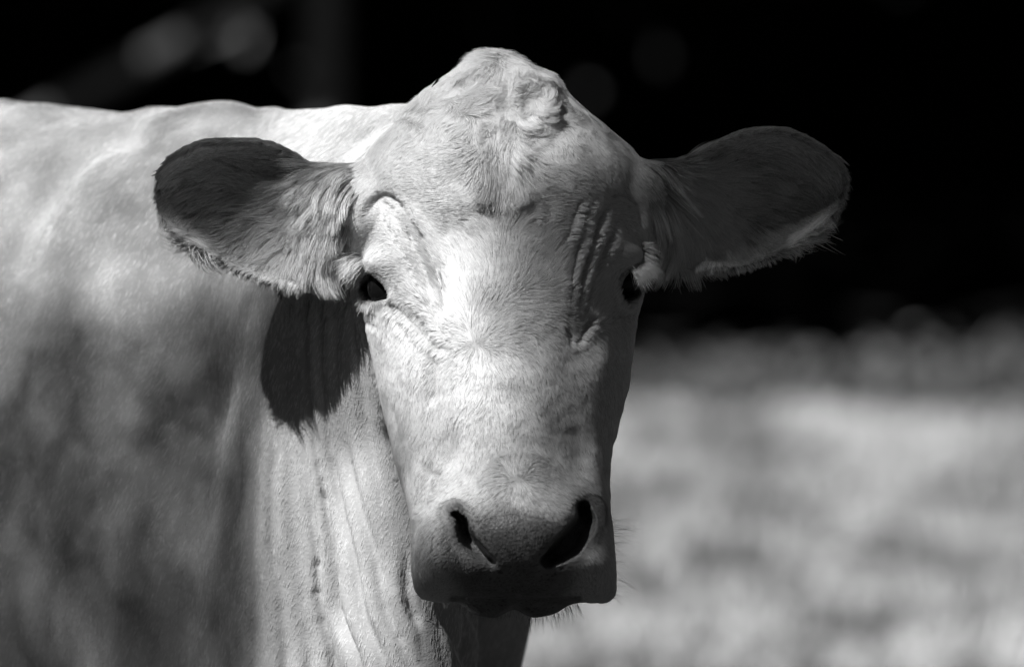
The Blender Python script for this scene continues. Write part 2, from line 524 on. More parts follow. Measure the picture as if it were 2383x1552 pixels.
blob(1060, 900, 22, 110, 2.0); 
blob(1195, 960, 70, 160, 2)
# creases, left
stroke([(862, 520), (866, 488), (880, 464), (900, 456), (928, 474), (958, 512), (985, 560), (1008, 615), (1024, 665), (1036, 720), (1046, 760)], 8, -6.5)
stroke([(915, 462), (945, 492), (970, 535), (995, 585), (1015, 640), (1030, 695), (1040, 745)], 8, -6.0)
stroke([(960, 470), (990, 530), (1012, 590), (1030, 650), (1044, 720)], 14, 3.0)
stroke([(875, 500), (890, 476), (910, 484), (930, 510), (950, 545), (968, 580), (985, 625), (1000, 680), (1010, 730)], 7, -6.0)
stroke([(870, 470), (905, 440), (945, 462), (975, 505), (1000, 560), (1022, 620), (1040, 690), (1052, 750)], 9, .8)
stroke([(880, 490), (905, 468), (935, 492), (965, 535), (990, 590), (1008, 640), (1022, 690)], 6, .5)
stroke([(898, 690), (908, 712), (922, 738), (943, 762), (958, 772)], 7, -4.5)
stroke([(905, 690), (935, 722), (960, 745), (985, 775), (1010, 805)], 6, -3.8)
stroke([(915, 705), (940, 740), (965, 768), (990, 795)], 9, 1.4)
stroke([(950, 690), (980, 730), (1008, 765), (1040, 800)], 9, 1.0)
stroke([(955, 705), (975, 735), (1000, 770), (1012, 790)], 7, -2.2)
stroke([(990, 690), (1012, 740), (1030, 775), (1052, 805)], 7, -2.2)
stroke([(1012, 800), (1035, 810), (1052, 806)], 7, -2.2)
stroke([(850, 725), (865, 732), (880, 737)], 5, -1.6)
stroke([(850, 738), (862, 750), (880, 757)], 6, -2.2)
stroke([(1006, 805), (1012, 850), (1012, 900), (1004, 950)], 9, -5.5)
stroke([(900, 900), (915, 980), (940, 1060), (955, 1140)], 15, -1.6)
stroke([(985, 1060), (1000, 1100), (990, 1150), (975, 1200)], 11, -5.5)
stroke([(1018, 1080), (1022, 1120), (1010, 1160)], 10, -5.0)
# creases, right
stroke([(1428, 452), (1402, 486), (1378, 550), (1358, 620), (1342, 690), (1330, 760)], 6, -2.4, taper=.4)
stroke([(1396, 428), (1366, 470), (1345, 540), (1328, 620), (1318, 700), (1316, 760)], 6, -1.6, taper=.45)
stroke([(1462, 470), (1432, 505), (1408, 570), (1384, 640), (1362, 700), (1346, 760)], 6, -1.8, taper=.45)
stroke([(1420, 500), (1392, 560), (1370, 630), (1350, 700)], 8, .3)
stroke([(1398, 455), (1372, 500), (1352, 570), (1336, 650), (1326, 710)], 8, .3)
stroke([(1345, 455), (1318, 520), (1300, 580)], 7, -1.8)
stroke([(1400, 455), (1440, 448), (1478, 478), (1495, 530)], 9, -2.8)
stroke([(1380, 742), (1358, 765), (1342, 785), (1334, 806)], 6, -3.5)
stroke([(1300, 756), (1318, 772), (1328, 800)], 7, -3.0)


stroke([(1430, 735), (1460, 740), (1488, 725)], 7, -2.2)
stroke([(1440, 1000), (1430, 1080), (1420, 1150)], 10, -2.0)

# muzzle
mz = face & (py > 1130)
blob(1195, 1270, 95, 75, 5, mask=mz)
blob(1025, 1270, 38, 70, 7, mask=mz); blob(1390, 1270, 36, 80, 4, mask=mz)
blob(1062, 1180, 30, 20, 3, mask=mz)
blob(1080, 1340, 55, 32, 4, mask=mz); blob(1330, 1340, 45, 32, 3, mask=mz)
blob(1195, 1368, 16, 26, -3, mask=mz)
stroke([(1046, 1192), (1060, 1182), (1076, 1196)], 8, -4, mask=mz, taper=.1)
def pit(pts, width, depth, mask):
    p = np.asarray(pts, float)
    idx = np.nonzero(mask & (px > p[:, 0].min() - 60) & (px < p[:, 0].max() + 60) & (py > p[:, 1].min() - 60) & (py < p[:, 1].max() + 60))[0]
    d, t, _ = dist_poly(px, py, pts, idx)
    w = width * (.45 + .55 * np.sin(np.pi * np.clip(t, .04, .96)))
    g = 1 - ss(.45, 1.25, d / w)
    disp[idx] -= .0045 * np.exp(-(d / (w * 1.7)) ** 2)
    push[idx, 1] += depth * g
    return idx, g
pit([(1060, 1196), (1073, 1212), (1080, 1240), (1094, 1264), (1112, 1282), (1144, 1306)], 16, .030, mz)
pit([(1362, 1178), (1366, 1205), (1357, 1232), (1336, 1260), (1306, 1284), (1276, 1306)], 31, .045, mz)
blob(1372, 1262, 26, 45, -10, mask=mz)
# mouth: step the lower lip back, two lobes
lipm = face & (py > 1385)
idx = np.nonzero(lipm)[0]
edge = np.interp(px[idx], [960, 1040, 1090, 1195, 1300, 1335, 1430], [1398, 1394, 1376, 1368, 1374, 1394, 1398])
push[idx, 1] += .018 * ss(0, 12, py[idx] - edge)
notch = np.exp(-((px - 1196) / 26) ** 2) * ss(1395, 1441, py) * (Y < .1) * (px > 1000) * (px < 1400)
push[:, 2] += .0075 * notch

# eyes: push skin in behind the eyeball, raise lids
sock = []
def socket(pts, rim, depth):
    p = np.asarray(pts, float)
    p = p.mean(0) + (p - p.mean(0)) * [1.18, 1.18]
    c = p.mean(0)
    idx = np.nonzero(head & (Y < .16) & (np.hypot(px - c[0], py - c[1]) < 90))[0]
    x, y = px[idx], py[idx]
    inside = np.zeros(len(idx), bool)
    q = poly_resample(np.vstack([p, p[:1]]), 60)
    for k in range(len(q) - 1):
        (x1, y1), (x2, y2) = q[k], q[k + 1]
        cnd = ((y1 > y) != (y2 > y)) & (x < (x2 - x1) * (y - y1) / (y2 - y1 + 1e-9) + x1)
        inside ^= cnd
    sock.append((co[idx[inside]].mean(0), nrm(N[idx[inside]].mean(0))))
    d, t, _ = dist_poly(px, py, np.vstack([p, p[:1]]), idx)
    sd = np.where(inside, -d, d)
    disp[idx] += rim * .001 * np.exp(-((sd - 7) / 8) ** 2)
    g = 1 - ss(-6, 1, sd)
    push[idx] += np.stack([np.sign(1170 - c[0]) * .35 * depth * g, depth * g, 0 * g], 1)
socket([(845, 646), (862, 642), (882, 658), (896, 676), (903, 690), (888, 694), (868, 697), (852, 686), (843, 668)], 1.2, .034)
socket([(1498, 618), (1478, 622), (1460, 642), (1450, 668), (1449, 696), (1458, 702), (1474, 690), (1492, 668), (1500, 648)], 1.2, .034)

# neck skin folds following the throat line
FEDGE = np.interp(py, [600, 700, 760, 830, 900, 1000, 1100, 1160, 1215, 1400], [800, 838, 850, 868, 882, 902, 928, 946, 962, 975])
nk = (Y >= .095) & ((px < FEDGE - 4) | (Y > .13)) & (N[:, 1] < .35) & (px < 1110) & (px > 330) & (co[:, 2] > .5)
right = np.interp(py, [560, 700, 1000, 1250, 1400, 1600], [840, 850, 925, 985, 1035, 1110])
q = (px - 640) / (right - 640)
P2 = np.stack([q * 3, py * .0014, np.zeros_like(q)], 1)
warp = noise(P2 * [.6, 1.5, 1], 1.0, 3) * .15 + noise(P2 * [.8, 4, 1], 1.4, 4) * .035
ph = (q + warp) * 7
amp = ss(-1.1, .15, q) * ss(620, 760, py) * ss(1.3, 1.0, q)
amp2 = .55 + .6 * noise(P2 * [1.0, 1.5, 1], 2.0, 9)
fold = .5 - 1.3 * np.exp(-(np.sin(np.pi * ph) / .42) ** 2)
disp += np.where(nk, amp * np.clip(amp2, 0, 1) * .0150 * fold * (.5 + .5 * ss(-.1, .25, q)), 0)
# body relief: shoulder blade, hollows
bd = (Y > .25)
disp += np.where(bd, .004 * noise(co, 7, 21) + .0035 * noise(co * [1, 1, .35], 26, 22) * ss(.5, .9, co[:, 2]), 0)
stroke([(640, 250), (560, 300), (480, 330)], 40, -9, mask=bd); stroke([(360, 300), (250, 330), (150, 390), (90, 480), (20, 660)], 30, -15, mask=bd, taper=.1)
stroke([(330, 330), (230, 400), (170, 520), (110, 640)], 24, 8, mask=bd)
stroke([(700, 300), (600, 420), (420, 480)], 60, 4, mask=bd)
# face micro relief
disp += np.where(face, .0003 * noise(co, 110, 31) + .0010 * noise(co, 38, 32), 0)

for _ in range(3):
    s_ = np.bincount(E[:, 0], disp[E[:, 1]], len(co)) + np.bincount(E[:, 1], disp[E[:, 0]], len(co))
    dg = np.bincount(E[:, 0], minlength=len(co)) + np.bincount(E[:, 1], minlength=len(co))
    disp = np.where(nk, disp, disp * .5 + .5 * s_ / np.maximum(dg, 1))
co = co + N * disp[:, None] + push
me.vertices.foreach_set('co', co.astype(np.float32).ravel()); me.update()
# soften pushes slightly
E = edges_of(me)
w = np.clip(np.linalg.norm(push, axis=1) > .001, 0, 1) * .35
co = smooth(co, E, w, 2)
co = smooth(co, E, np.where(nk, .5, 0), 6)
co = smooth(co, E, np.where(face & (py > 1150) & (np.linalg.norm(push, axis=1) > .001), .5, 0), 3)
me.vertices.foreach_set('co', co.astype(np.float32).ravel())
me.polygons.foreach_set('use_smooth', np.ones(len(me.polygons), bool)); me.update()
px, py = PX(co); Nf = get_normals(me); Y = co[:, 1]

# naked-skin pigment: nose pad, nostrils, lips, eye rims, hooves
naked = np.zeros(len(co))
d_pad = np.hypot((px - 1197) / 150, (py - 1305) / 118)
na = ss(1.22, .66, d_pad + .06 * noise(co, 60, 5)) * (Y < .05) * (py > 1150)
naked = np.maximum(naked, na * .95)
naked = np.maximum(naked, ss(1372, 1396, py) * (Y < .06) * (px > 1050) * (px < 1350) * (py > 1300))
for ex, ey in ((872, 672), (1474, 662)):
    naked = np.maximum(naked, ss(48, 34, np.hypot(px - ex, py - ey)) * (Y < .16) * .8)
naked = np.maximum(naked, ss(.09, .07, co[:, 2]))
nost = np.zeros(len(co))
for pts, wd in (([(1066, 1194), (1078, 1222), (1080, 1246), (1094, 1268), (1112, 1284), (1146, 1312)], 34), ([(1366, 1190), (1352, 1225), (1334, 1255), (1306, 1282), (1284, 1304)], 44)):
    idx = np.nonzero((Y < .09) & (py > 1120) & (py < 1380) & (px > 1000) & (px < 1440))[0]
    d, t, _ = dist_poly(px, py, pts, idx)
    nost[idx] = np.maximum(nost[idx], ss(wd * 1.5, wd * .6, d) * .9)
naked = np.maximum(naked, nost)
a = me.attributes.new('naked', 'FLOAT', 'POINT'); a.data.foreach_set('value', naked.astype(np.float32))
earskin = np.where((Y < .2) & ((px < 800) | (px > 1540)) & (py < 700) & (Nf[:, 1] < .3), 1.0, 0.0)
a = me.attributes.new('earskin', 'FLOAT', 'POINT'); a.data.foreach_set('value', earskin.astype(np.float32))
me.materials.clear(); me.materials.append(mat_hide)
cow = bpy.data.objects.new("cow", None); scene.collection.objects.link(cow)
cow.location = (0, 0, 0); cow.empty_display_size = .3
cow["label"] = "pale cream cow facing the camera with its body turned away to the left"
cow["category"] = "cow"
body = bpy.data.objects.new("body", me); scene.collection.objects.link(body); body.parent = cow

def eye(k, r):
    c = sock[k][0] - sock[k][1] * (r - .0025)
    n, m = 40, 64
    th = np.linspace(0.001, np.pi - .001, n)[:, None]; ph = np.linspace(0, 2*np.pi, m, endpoint=False)[None]
    rr = np.stack([np.sin(th) * np.cos(ph), np.sin(th) * np.sin(ph), np.cos(th) * np.ones_like(ph)], -1) * r + c
    return mesh_obj("eye", *loft(rr), mat_eye, cow)
EYE_L = eye(0, .0205)
EYE_R = eye(1, .0205)

# ------------------------------------------------------------------ fur
def add_curves(name, pos, rad, mat, parent, tone=None, sn=None):
    """pos (n,k,3), rad (n,k)"""
    n, k, _ = pos.shape
    hc = bpy.data.hair_curves.new(name)
    hc.add_curves([k] * n)
    hc.attributes['position'].data.foreach_set('vector', pos.astype(np.float32).ravel())
    ra = hc.attributes.get('radius') or hc.attributes.new('radius', 'FLOAT', 'POINT')
    ra.data.foreach_set('value', rad.astype(np.float32).ravel())
    if tone is not None:
        t = hc.attributes.new('tone', 'FLOAT', 'CURVE'); t.data.foreach_set('value', tone.astype(np.float32))
    if sn is not None:
        t = hc.attributes.new('skin_normal', 'FLOAT_VECTOR', 'CURVE'); t.data.foreach_set('vector', sn.astype(np.float32).ravel())
    hc.materials.append(mat)
    o = bpy.data.objects.new(name, hc); scene.collection.objects.link(o)
    if parent: o.parent = parent
    return o

FLOW = np.array([
    # face (px, py, dx, dy)
    (1110, 488, -1, .1), (1225, 488, 1, .1), (1130, 540, -.8, -.6), (1210, 540, .8, -.6), (1080, 460, -1, .2), (1250, 460, 1, .2),
    (1115, 770, .2, -1), (1075, 780, -1, -.4), (1145, 790, 1, -.35), (1118, 835, 0, 1), (1070, 830, -.8, .8), (1165, 830, .6, .6),
    (1150, 740, .7, -.8), (1220, 730, 1, -.1), (1260, 770, .8, .6), (1290, 840, .4, 1), (1130, 690, .2, -1), (1060, 690, -.5, -.9),
    (1190, 600, .1, -1), (1100, 600, -.35, -1), (1000, 650, -.7, -.7), (1000, 560, -.8, -.5), (940, 560, -.9, -.4), (900, 600, -1, .1), (860, 600, -1, .4),
    (1280, 600, .7, -.8), (1340, 640, .8, -.7), (1400, 600, 1, -.35), (1460, 560, 1, .1), (1420, 680, .8, -.5), (1370, 720, .7, -.5),
    (1170, 520, .05, -1), (1060, 500, -.9, -.15), (1280, 510, .85, -.25), (1350, 520, .8, -.1), (900, 480, -.8, -.2), (1440, 480, .9, .1),
    (1000, 420, -1, -.1), (930, 400, -.9, .3), (880, 420, -.8, .6), (1080, 400, -.8, .4), (1080, 330, -.7, .5), (1300, 400, .9, .4), (1390, 400, .8, .6), (1460, 430, .6, .8),
    (1160, 320, -.1, 1), (1165, 400, 0, 1), (1200, 330, .3, 1), (1210, 410, .5, .9), (1125, 430, -.5, .9), (1160, 250, .1, 1), (1250, 330, .8, .6), (1240, 260, .5, .8),
    (1150, 180, -.3, .9), (1120, 140, -.7, .5), (1190, 150, .8, .5), (1260, 190, .9, .5), (1300, 250, .8, .7), (1370, 300, .7, .8), (1430, 350, .7, .8),
    (1070, 190, -.8, .5), (1000, 240, -.8, .6), (1040, 290, -.8, .3), (940, 310, -.7, .7), (880, 350, -.6, .8), (830, 400, -.5, .8),
    (870, 720, -.7, .7), (850, 760, -.3, 1), (920, 780, -.5, 1), (900, 880, -.3, 1), (980, 880, -.3, 1), (930, 1000, -.15, 1), (1000, 980, -.15, 1), (1060, 950, -.1, 1),
    (1190, 900, .05, 1), (1190, 1000, 0, 1), (1280, 950, .2, 1), (1350, 880, .6, .9), (1420, 820, .5, .9), (1400, 950, .3, 1), (1420, 1080, .1, 1), (1340, 1060, .2, 1),
    (1100, 1060, -.1, 1), (1000, 1100, -.3, 1), (960, 1150, -.2, 1),
    (1205, 1090, 0, -1), (1165, 1112, -1, 0), (1245, 1112, 1, 0), (1205, 1140, 0, 1), (1150, 1150, -.7, .8), (1260, 1150, .7, .8), (1205, 1200, 0, 1),
    (1050, 1150, -.8, .5), (1340, 1150, .8, .5), (1010, 1200, -.9, .4), (985, 1280, -.8, .7), (985, 1350, -.6, .9), (1030, 1360, -.5, 1), (1100, 1370, -.2, 1),
    (1390, 1220, .8, .6), (1400, 1300, .7, .8), (1400, 1360, .5, 1), (1340, 1370, .3, 1), (1200, 1430, 0, 1), (1110, 1420, -.4, 1), (1290, 1420, .4, 1)])
def whorl(cx, cy, r, s):
    return np.array([(cx + q * math.cos(a), cy + q * math.sin(a), -s * math.sin(a) - .3 * math.cos(a), s * math.cos(a) - .3 * math.sin(a)) for q in (r, r * .5) for a in np.linspace(0, 2 * np.pi, 9)[:8]])
FLOW = np.vstack([FLOW, whorl(1218, 238, 34, 1), whorl(1082, 196, 24, -1), whorl(962, 240, 20, -1)])
EARF = np.array([
    (800, 420, -.4, 1), (760, 430, -.9, .35), (700, 430, -1, .1), (600, 420, -1, .05), (500, 400, -1, .3), (420, 420, -.8, .7),
    (640, 480, -1, .15), (560, 480, -1, .25), (740, 500, -.8, .8), (790, 520, -.15, 1), (690, 520, -.9, .6), (650, 570, -.9, .6), (720, 570, -.5, 1), (600, 600, -.5, 1),
    (500, 540, -.9, .6), (560, 560, -.8, .6), (680, 650, -.1, 1), (630, 640, -.35, 1), (560, 630, -.6, 1), (480, 590, -.8, .9), (770, 620, -.05, 1), (800, 580, -.1, 1), (740, 650, .05, 1),
    (420, 500, -.7, .9), (380, 450, -.6, .9), (390, 520, -.7, 1), (450, 470, -.8, .7), (520, 345, -1, .15), (620, 350, -1, .0), (700, 390, -1, -.1), (440, 360, -1, .5)])
EARR = EARF * [1, 1, -1, 1]; EARR[:, 0] = 2334 - EARR[:, 0]; EARR[:, 1] -= 22
FLOW = np.vstack([FLOW, EARF, EARR])
FLOW[:, 2:] = nrm(FLOW[:, 2:])

def flow(x, y):
    out = np.zeros((len(x), 2))
    for a in range(0, len(x), 40000):
        dx = x[a:a+40000, None] - FLOW[None, :, 0]; dy = y[a:a+40000, None] - FLOW[None, :, 1]
        w = 1 / (dx*dx + dy*dy + 150) ** 1.6
        out[a:a+40000] = (w[..., None] * FLOW[None, :, 2:]).sum(1) / w.sum(1)[:, None]
    return nrm(out)

me.calc_loop_triangles()
tri = np.empty(len(me.loop_triangles) * 3, np.int32); me.loop_triangles.foreach_get('vertices', tri); tri = tri.reshape(-1, 3)
VN = Nf
pushed = np.linalg.norm(push, axis=1)
pm = np.zeros(len(co))
# eye openings kept clear of fur
EYES = [np.array([(843, 644), (862, 638), (884, 654), (898, 674), (906, 690), (888, 698), (868, 701), (850, 690), (841, 668)], float),
        np.array([(1500, 614), (1478, 618), (1458, 640), (1447, 668), (1446, 698), (1458, 706), (1476, 692), (1495, 670), (1503, 648)], float)]
def inside_poly(x, y, q):
    q = q.mean(0) + (q - q.mean(0)) * 1.15
    ins = np.zeros(len(x), bool)
    for k in range(len(q)):
        (x1, y1), (x2, y2) = q[k], q[(k + 1) % len(q)]
        ins ^= ((y1 > y) != (y2 > y)) & (x < (x2 - x1) * (y - y1) / (y2 - y1 + 1e-9) + x1)
    return ins
in_eye = (inside_poly(px, py, EYES[0]) | inside_poly(px, py, EYES[1])) & (Y < .15)
jit = 26 * noise(co, 90, 44) + 12 * noise(co, 300, 45)
is_ear = (Y < .2) & (((px + jit < 812) & (Y < .19)) | (px + jit > 1528)) & (py < 720)
is_head = (Y < .26) & (px > 790) & (px < 1545) & ~is_ear
is_head &= Y < np.interp(py, [850, 1150], [.26, .09])
FEDGE = np.interp(py, [600, 700, 760, 830, 900, 1000, 1100, 1160, 1215, 1400, 1500], [780, 822, 838, 858, 873, 893, 920, 938, 954, 960, 960])
is_head &= (px > FEDGE) | (Y < .06)
is_head &= ~((px < 860) & (py > 720) & (Y > .16))

def sample(weight, n):
    """area-weighted roots; weight per vertex"""
    p0, p1, p2 = co[tri[:, 0]], co[tri[:, 1]], co[tri[:, 2]]
    ar = np.linalg.norm(np.cross(p1 - p0, p2 - p0), axis=1) * weight[tri].mean(1)
    cs = np.cumsum(ar); r = rng.random(n) * cs[-1]
    t = np.searchsorted(cs, r); t = np.minimum(t, len(tri) - 1)
    u, v = rng.random(n), rng.random(n); f = u + v > 1; u[f] = 1 - u[f]; v[f] = 1 - v[f]
    w = np.stack([1 - u - v, u, v], 1)
    def it(A): return (A[tri[t]] * (w[..., None] if A.ndim == 2 else w)).sum(1)
    return it

def make_fur(name, weight, n, length, lift, rad, dirs, clump_d, clump, curl, K=6, wild=.25, tonev=None, curlscale=70, mat=None, bias=0.0):
    it = sample(weight, n)
    P = it(co); Nn = nrm(it(VN)); L = it(length) * rng.uniform(.65, 1.2, n); LF = it(lift)
    CU = it(curl) if isinstance(curl, np.ndarray) else np.full(n, curl)
    D = dirs(P)
    D = D + vnoise(P, 45, 50) * wild + vnoise(P, 150, 60) * wild * .5 + rng.normal(0, .10, (n, 3))
    D = D - Nn * (D * Nn).sum(1)[:, None]; D = nrm(D)
    # clump centres
    t = np.linspace(0, 1, K)[None, :, None]
    S = np.cross(Nn, D)
    sw = (noise(P, curlscale, 71) + bias)[:, None, None] * CU[:, None, None]
    ang = sw * 2.6 * t
    along = np.sin(np.clip(np.abs(ang), 1e-4, None)) / np.clip(np.abs(ang), 1e-4, None) * t
    side = np.sign(sw) * (1 - np.cos(ang)) / np.clip(np.abs(ang), 1e-4, None) * t
    lz = LF[:, None, None] * (t - .55 * t * t)
    pos = P[:, None] + L[:, None, None] * (D[:, None] * along + S[:, None] * side + Nn[:, None] * lz)
    if clump > 0:
        nc = max(10, int(n / clump_d))
        ci = rng.choice(n, nc, replace=False)
        kd = kdtree.KDTree(nc)
        for a, i in enumerate(ci): kd.insert(P[i], a)
        kd.balance()
        near = np.array([kd.find(p)[1] for p in P])
        tgt = pos[ci[near]]
        dP = tgt - pos
        far = np.linalg.norm(dP[:, 0], axis=1) > .012
        wgt = clump * t ** 1.1 * np.where(far, 0, 1)[:, None, None] * rng.uniform(.5, 1, n)[:, None, None]
        pos = pos + dP * wgt
    r = rad * rng.uniform(.7, 1.25, n)[:, None] * (1 - .8 * np.linspace(0, 1, K)[None] ** 1.5)
    tone = it(tonev) if tonev is not None else np.zeros(n)
    return add_curves(name, pos, r, mat or mat_fur, cow, tone, Nn)

def head_dir(P):
    x, y = PX(P); f = flow(x, y)
    return np.stack([f[:, 0], np.zeros(len(P)), -f[:, 1]], 1)

# --- face
ok = is_head & ~in_eye & (pushed < .006) & (co[:, 2] > .85)
muzz = ss(1130, 1230, py)
pad = np.clip(naked * (py > 1000), 0, 1)
tuft = np.clip(np.exp(-(((px - 1165) / 42) ** 2 + ((py - 350) / 110) ** 2)) + .8 * ss(330, 220, py) * ss(170, 60, np.abs(px - 1160)), 0, 1)
frh = np.exp(-(((px - 1170) / 260) ** 2 + ((py - 560) / 260) ** 2))
length = .0075 + .006 * frh + .016 * tuft
length = length * (1 - muzz * .35)
length *= np.where((px < 900) & (py > 640), .8, 1)
length = np.where(naked > .35, np.minimum(length, .0028), length)
wt = np.where(ok, 1.0, 0) * (1 - .92 * ss(.3, .9, pad)) * (1 - ss(.2, .6, nost)) * np.where(VN[:, 1] > .45, .12, 1) * np.where(Y > .16, .35, 1)
side_m = muzz * ((px < 1010) | (px > 1385)) * 1.0
length = np.where(side_m > .3, .0062, length)
lift = .20 + .18 * tuft + .25 * muzz + .25 * side_m
curl = .15 + .95 * ss(400, 250, py) + .25 * tuft
tone = np.clip(naked * .8 + .5 * np.exp(-(((px - 1205) / 70) ** 2 + ((py - 1165) / 36) ** 2)) * (Y < .05) * (.7 + .6 * noise(co, 120, 12)) + ss(1135, 1235, py) * ss(190, 60, np.abs(px - 1195)) * .75 * (Y < .05), 0, 1)
make_fur("face_fur", wt, N_FACE, length, lift, .00017, head_dir, 12, .5, curl, wild=.26, tonev=tone)

# curly locks on the poll
for cx_, cy_, r_, n_, sg in ((1215, 240, 50, 7500, .8), (1082, 196, 44, 5000, -.8), (1165, 290, 46, 5000, .1), (965, 238, 36, 3000, -.7), (1150, 150, 40, 4000, .3)):
    wl = np.where(ok, np.exp(-(np.hypot(px - cx_, py - cy_) / r_) ** 4), 0) * (VN[:, 1] < .5)
    make_fur("poll_curls", wl, n_, np.full(len(co), .024), np.full(len(co), .24), .00019, head_dir, 60, .75, 1.0, K=9, wild=.3, curlscale=60, bias=sg)

wl = np.where(ok, np.exp(-(((px - 1166) / 30) ** 2 + ((py - 400) / 62) ** 2) ** 1.5), 0)
make_fur("poll_curls", wl, 6000, .021 * ss(475, 400, py) + .007, np.full(len(co), .36), .00019, head_dir, 40, .6, .35, K=8, wild=.5, curlscale=60)

# --- ears
inner = is_ear & (VN[:, 1] < .35)
fore = np.where(px < 1170, px, 2334 - px)      # mirrored picture x
bare = np.exp(-(((fore - 600) / 60) ** 2 + ((py + np.where(px > 1170, 22, 0) - 560) / 50) ** 2)) * (VN[:, 1] < .2)
elen = .019 + .018 * ss(560, 760, fore) + .004 * noise(co, 30, 77)
elen = np.where((VN[:, 1] > .15) | (fore < 400) | (fore + 0 * py < 2000) * (py + np.where(px > 1170, 22, 0) < 372 + 62 * ss(540, 620, fore) * ss(745, 725, fore)), np.minimum(elen, .011), elen)
elen = elen * (1 - .62 * ss(560, 610, py))
elen = elen * (1 - .3 * bare)
ew = np.where(is_ear, 1.0, 0) * np.where(VN[:, 1] > .5, .3, 1) * (1 - .45 * bare)
make_fur("ear_fur", ew, N_EAR, elen, np.full(len(co), .38), .00020, head_dir, 24, .65, .35, wild=.22, mat=mat_earfur)

# long hairs crossing the opening of the ears
fy_ = py + np.where(px > 1170, 22, 0)
lw = np.where(inner & (fore > 430) & (fore < 790) & (fy_ < 600) & (fy_ > np.where(fore > 590, 412, 380)), 1.0, 0) * (.25 + ss(600, 720, fore)) * np.where(fy_ < 400, .4, 1)
make_fur("ear_hair", lw, 15000, .030 + .010 * ss(600, 740, fore), np.full(len(co), .55), .00022, head_dir, 45, .85, .3, K=8, wild=.3, mat=mat_fur)

# --- neck and body coat
bw_ = (((Y >= .12) | ((Y > .085) & (px < FEDGE + 4) & (py > 720))) & ~is_ear & ~is_head & (Y < 1.35) & (co[:, 2] > .62) & (VN[:, 1] < .5)) * 1.0
bw_ *= np.where(Y > .7, .6, 1)
def body_dir(P):
    v = np.array([-.35, .1, -1.0]); return np.broadcast_to(v, P.shape) + 0
make_fur("body_fur", bw_, N_BODY, np.full(len(co), .0065), np.full(len(co), .10), .00026, body_dir, 12, .1, .1, K=4, wild=.16, mat=mat_bodyfur)

# --- eyelashes, brow tufts, whiskers
def tufts(name, roots, tipv, n, spread, L, rad, mat=mat_lash, sag=.25, lj=.35):
    roots = np.asarray(roots, float); k = len(roots)
    u = rng.random(n) * (k - 1); i = np.minimum(u.astype(int), k - 2); f = (u - i)[:, None]
    P = roots[i] * (1 - f) + roots[i + 1] * f
    tv = np.asarray(tipv, float)
    D = nrm(tv[i] * (1 - f) + tv[i + 1] * f + rng.normal(0, spread, (n, 3)))
    P = P + rng.normal(0, .0016, (n, 3))
    LL = L * rng.uniform(1 - lj, 1 + lj * .5, n)
    K = 8; t = np.linspace(0, 1, K)[None, :, None]
    pos = P[:, None] + LL[:, None, None] * (D[:, None] * t + np.array([0, 0, -1]) * sag * t * t)
    r = rad * (1 - .85 * np.linspace(0, 1, K)[None] ** 1.3) * rng.uniform(.8, 1.2, n)[:, None]
    return add_curves(name, pos, r, mat, cow, np.zeros(n))
from mathutils.bvhtree import BVHTree
bvh = BVHTree.FromPolygons([tuple(v) for v in co.tolist()], tri.tolist())
def lash(pts, y=None):
    out = []
    for p in pts:
        c_ = Vector(cam.location); d_ = Vector(W(p[0], p[1], 0.0)) - c_
        h_ = bvh.ray_cast(c_, d_.normalized())[0]
        out.append(tuple(h_) if h_ is not None and h_.y < .17 else tuple(W(p[0], p[1], .08)))
    return np.array(out)
tufts("eyelashes", lash([(842, 632), (846, 638), (852, 640), (862, 642)], [.095, .092, .090, .088]),
      [(-1, -.3, -.25), (-1, -.3, -.3), (-1, -.35, -.35), (-.9, -.5, -.4)], 110, .16, .018, .0002)
tufts("brow_hair", lash([(836, 594), (841, 603), (848, 613)], [.10, .096, .092]),
      [(-1, -.3, -.15), (-1, -.3, -.45), (-1, -.3, -.6)], 520, .26, .021, .00019)
tufts("eyelashes", lash([(1494, 600), (1492, 610), (1482, 618), (1468, 624)], [.095, .092, .090, .088]),
      [(1, -.35, -.5), (1, -.4, -.6), (.9, -.4, -.7), (.6, -.5, -.8)], 420, .2, .020, .00022)
tufts("brow_hair", lash([(1490, 572), (1494, 584), (1494, 598)], [.10, .096, .092]),
      [(1, -.3, .3), (1, -.3, -.1), (1, -.3, -.5)], 110, .24, .017, .0002)
tufts("eyelashes", lash([(842, 690), (852, 702), (868, 710)], [.10, .094, .088]),
      [(-.8, -.4, -.6), (-.7, -.4, -.8), (-.5, -.4, -.9)], 120, .25, .009, .00018)
tufts("whiskers", lash([(1412, 1190), (1420, 1240), (1424, 1300), (1426, 1350), (1424, 1385)], [-.06, -.07, -.07, -.07, -.06]),
      [(1, -.2, .1), (1, -.2, -.05), (1, -.2, -.25), (1, -.2, -.4), (.9, -.2, -.6)], 30, .28, .024, .00018, mat_whisker, .15, .6)
tufts("whiskers", lash([(966, 1240), (966, 1300), (968, 1350), (980, 1388)], [-.06, -.06, -.06, -.05]),
      [(-1, -.2, 0), (-1, -.2, -.2), (-1, -.2, -.3), (-.8, -.2, -.7)], 16, .3, .018, .00017, mat_whisker, .15, .6)
tufts("chin_hair", lash([(1060, 1400), (1100, 1425), (1150, 1436), (1196, 1424), (1245, 1436), (1300, 1424), (1345, 1398)], [-.06] * 7),
      [(-.3, 0, -1), (-.2, 0, -1), (-.1, 0, -1), (0, 0, -1), (.1, 0, -1), (.3, 0, -1), (.4, 0, -1)], 220, .25, .011, .00018, mat_whisker, .1, .6)

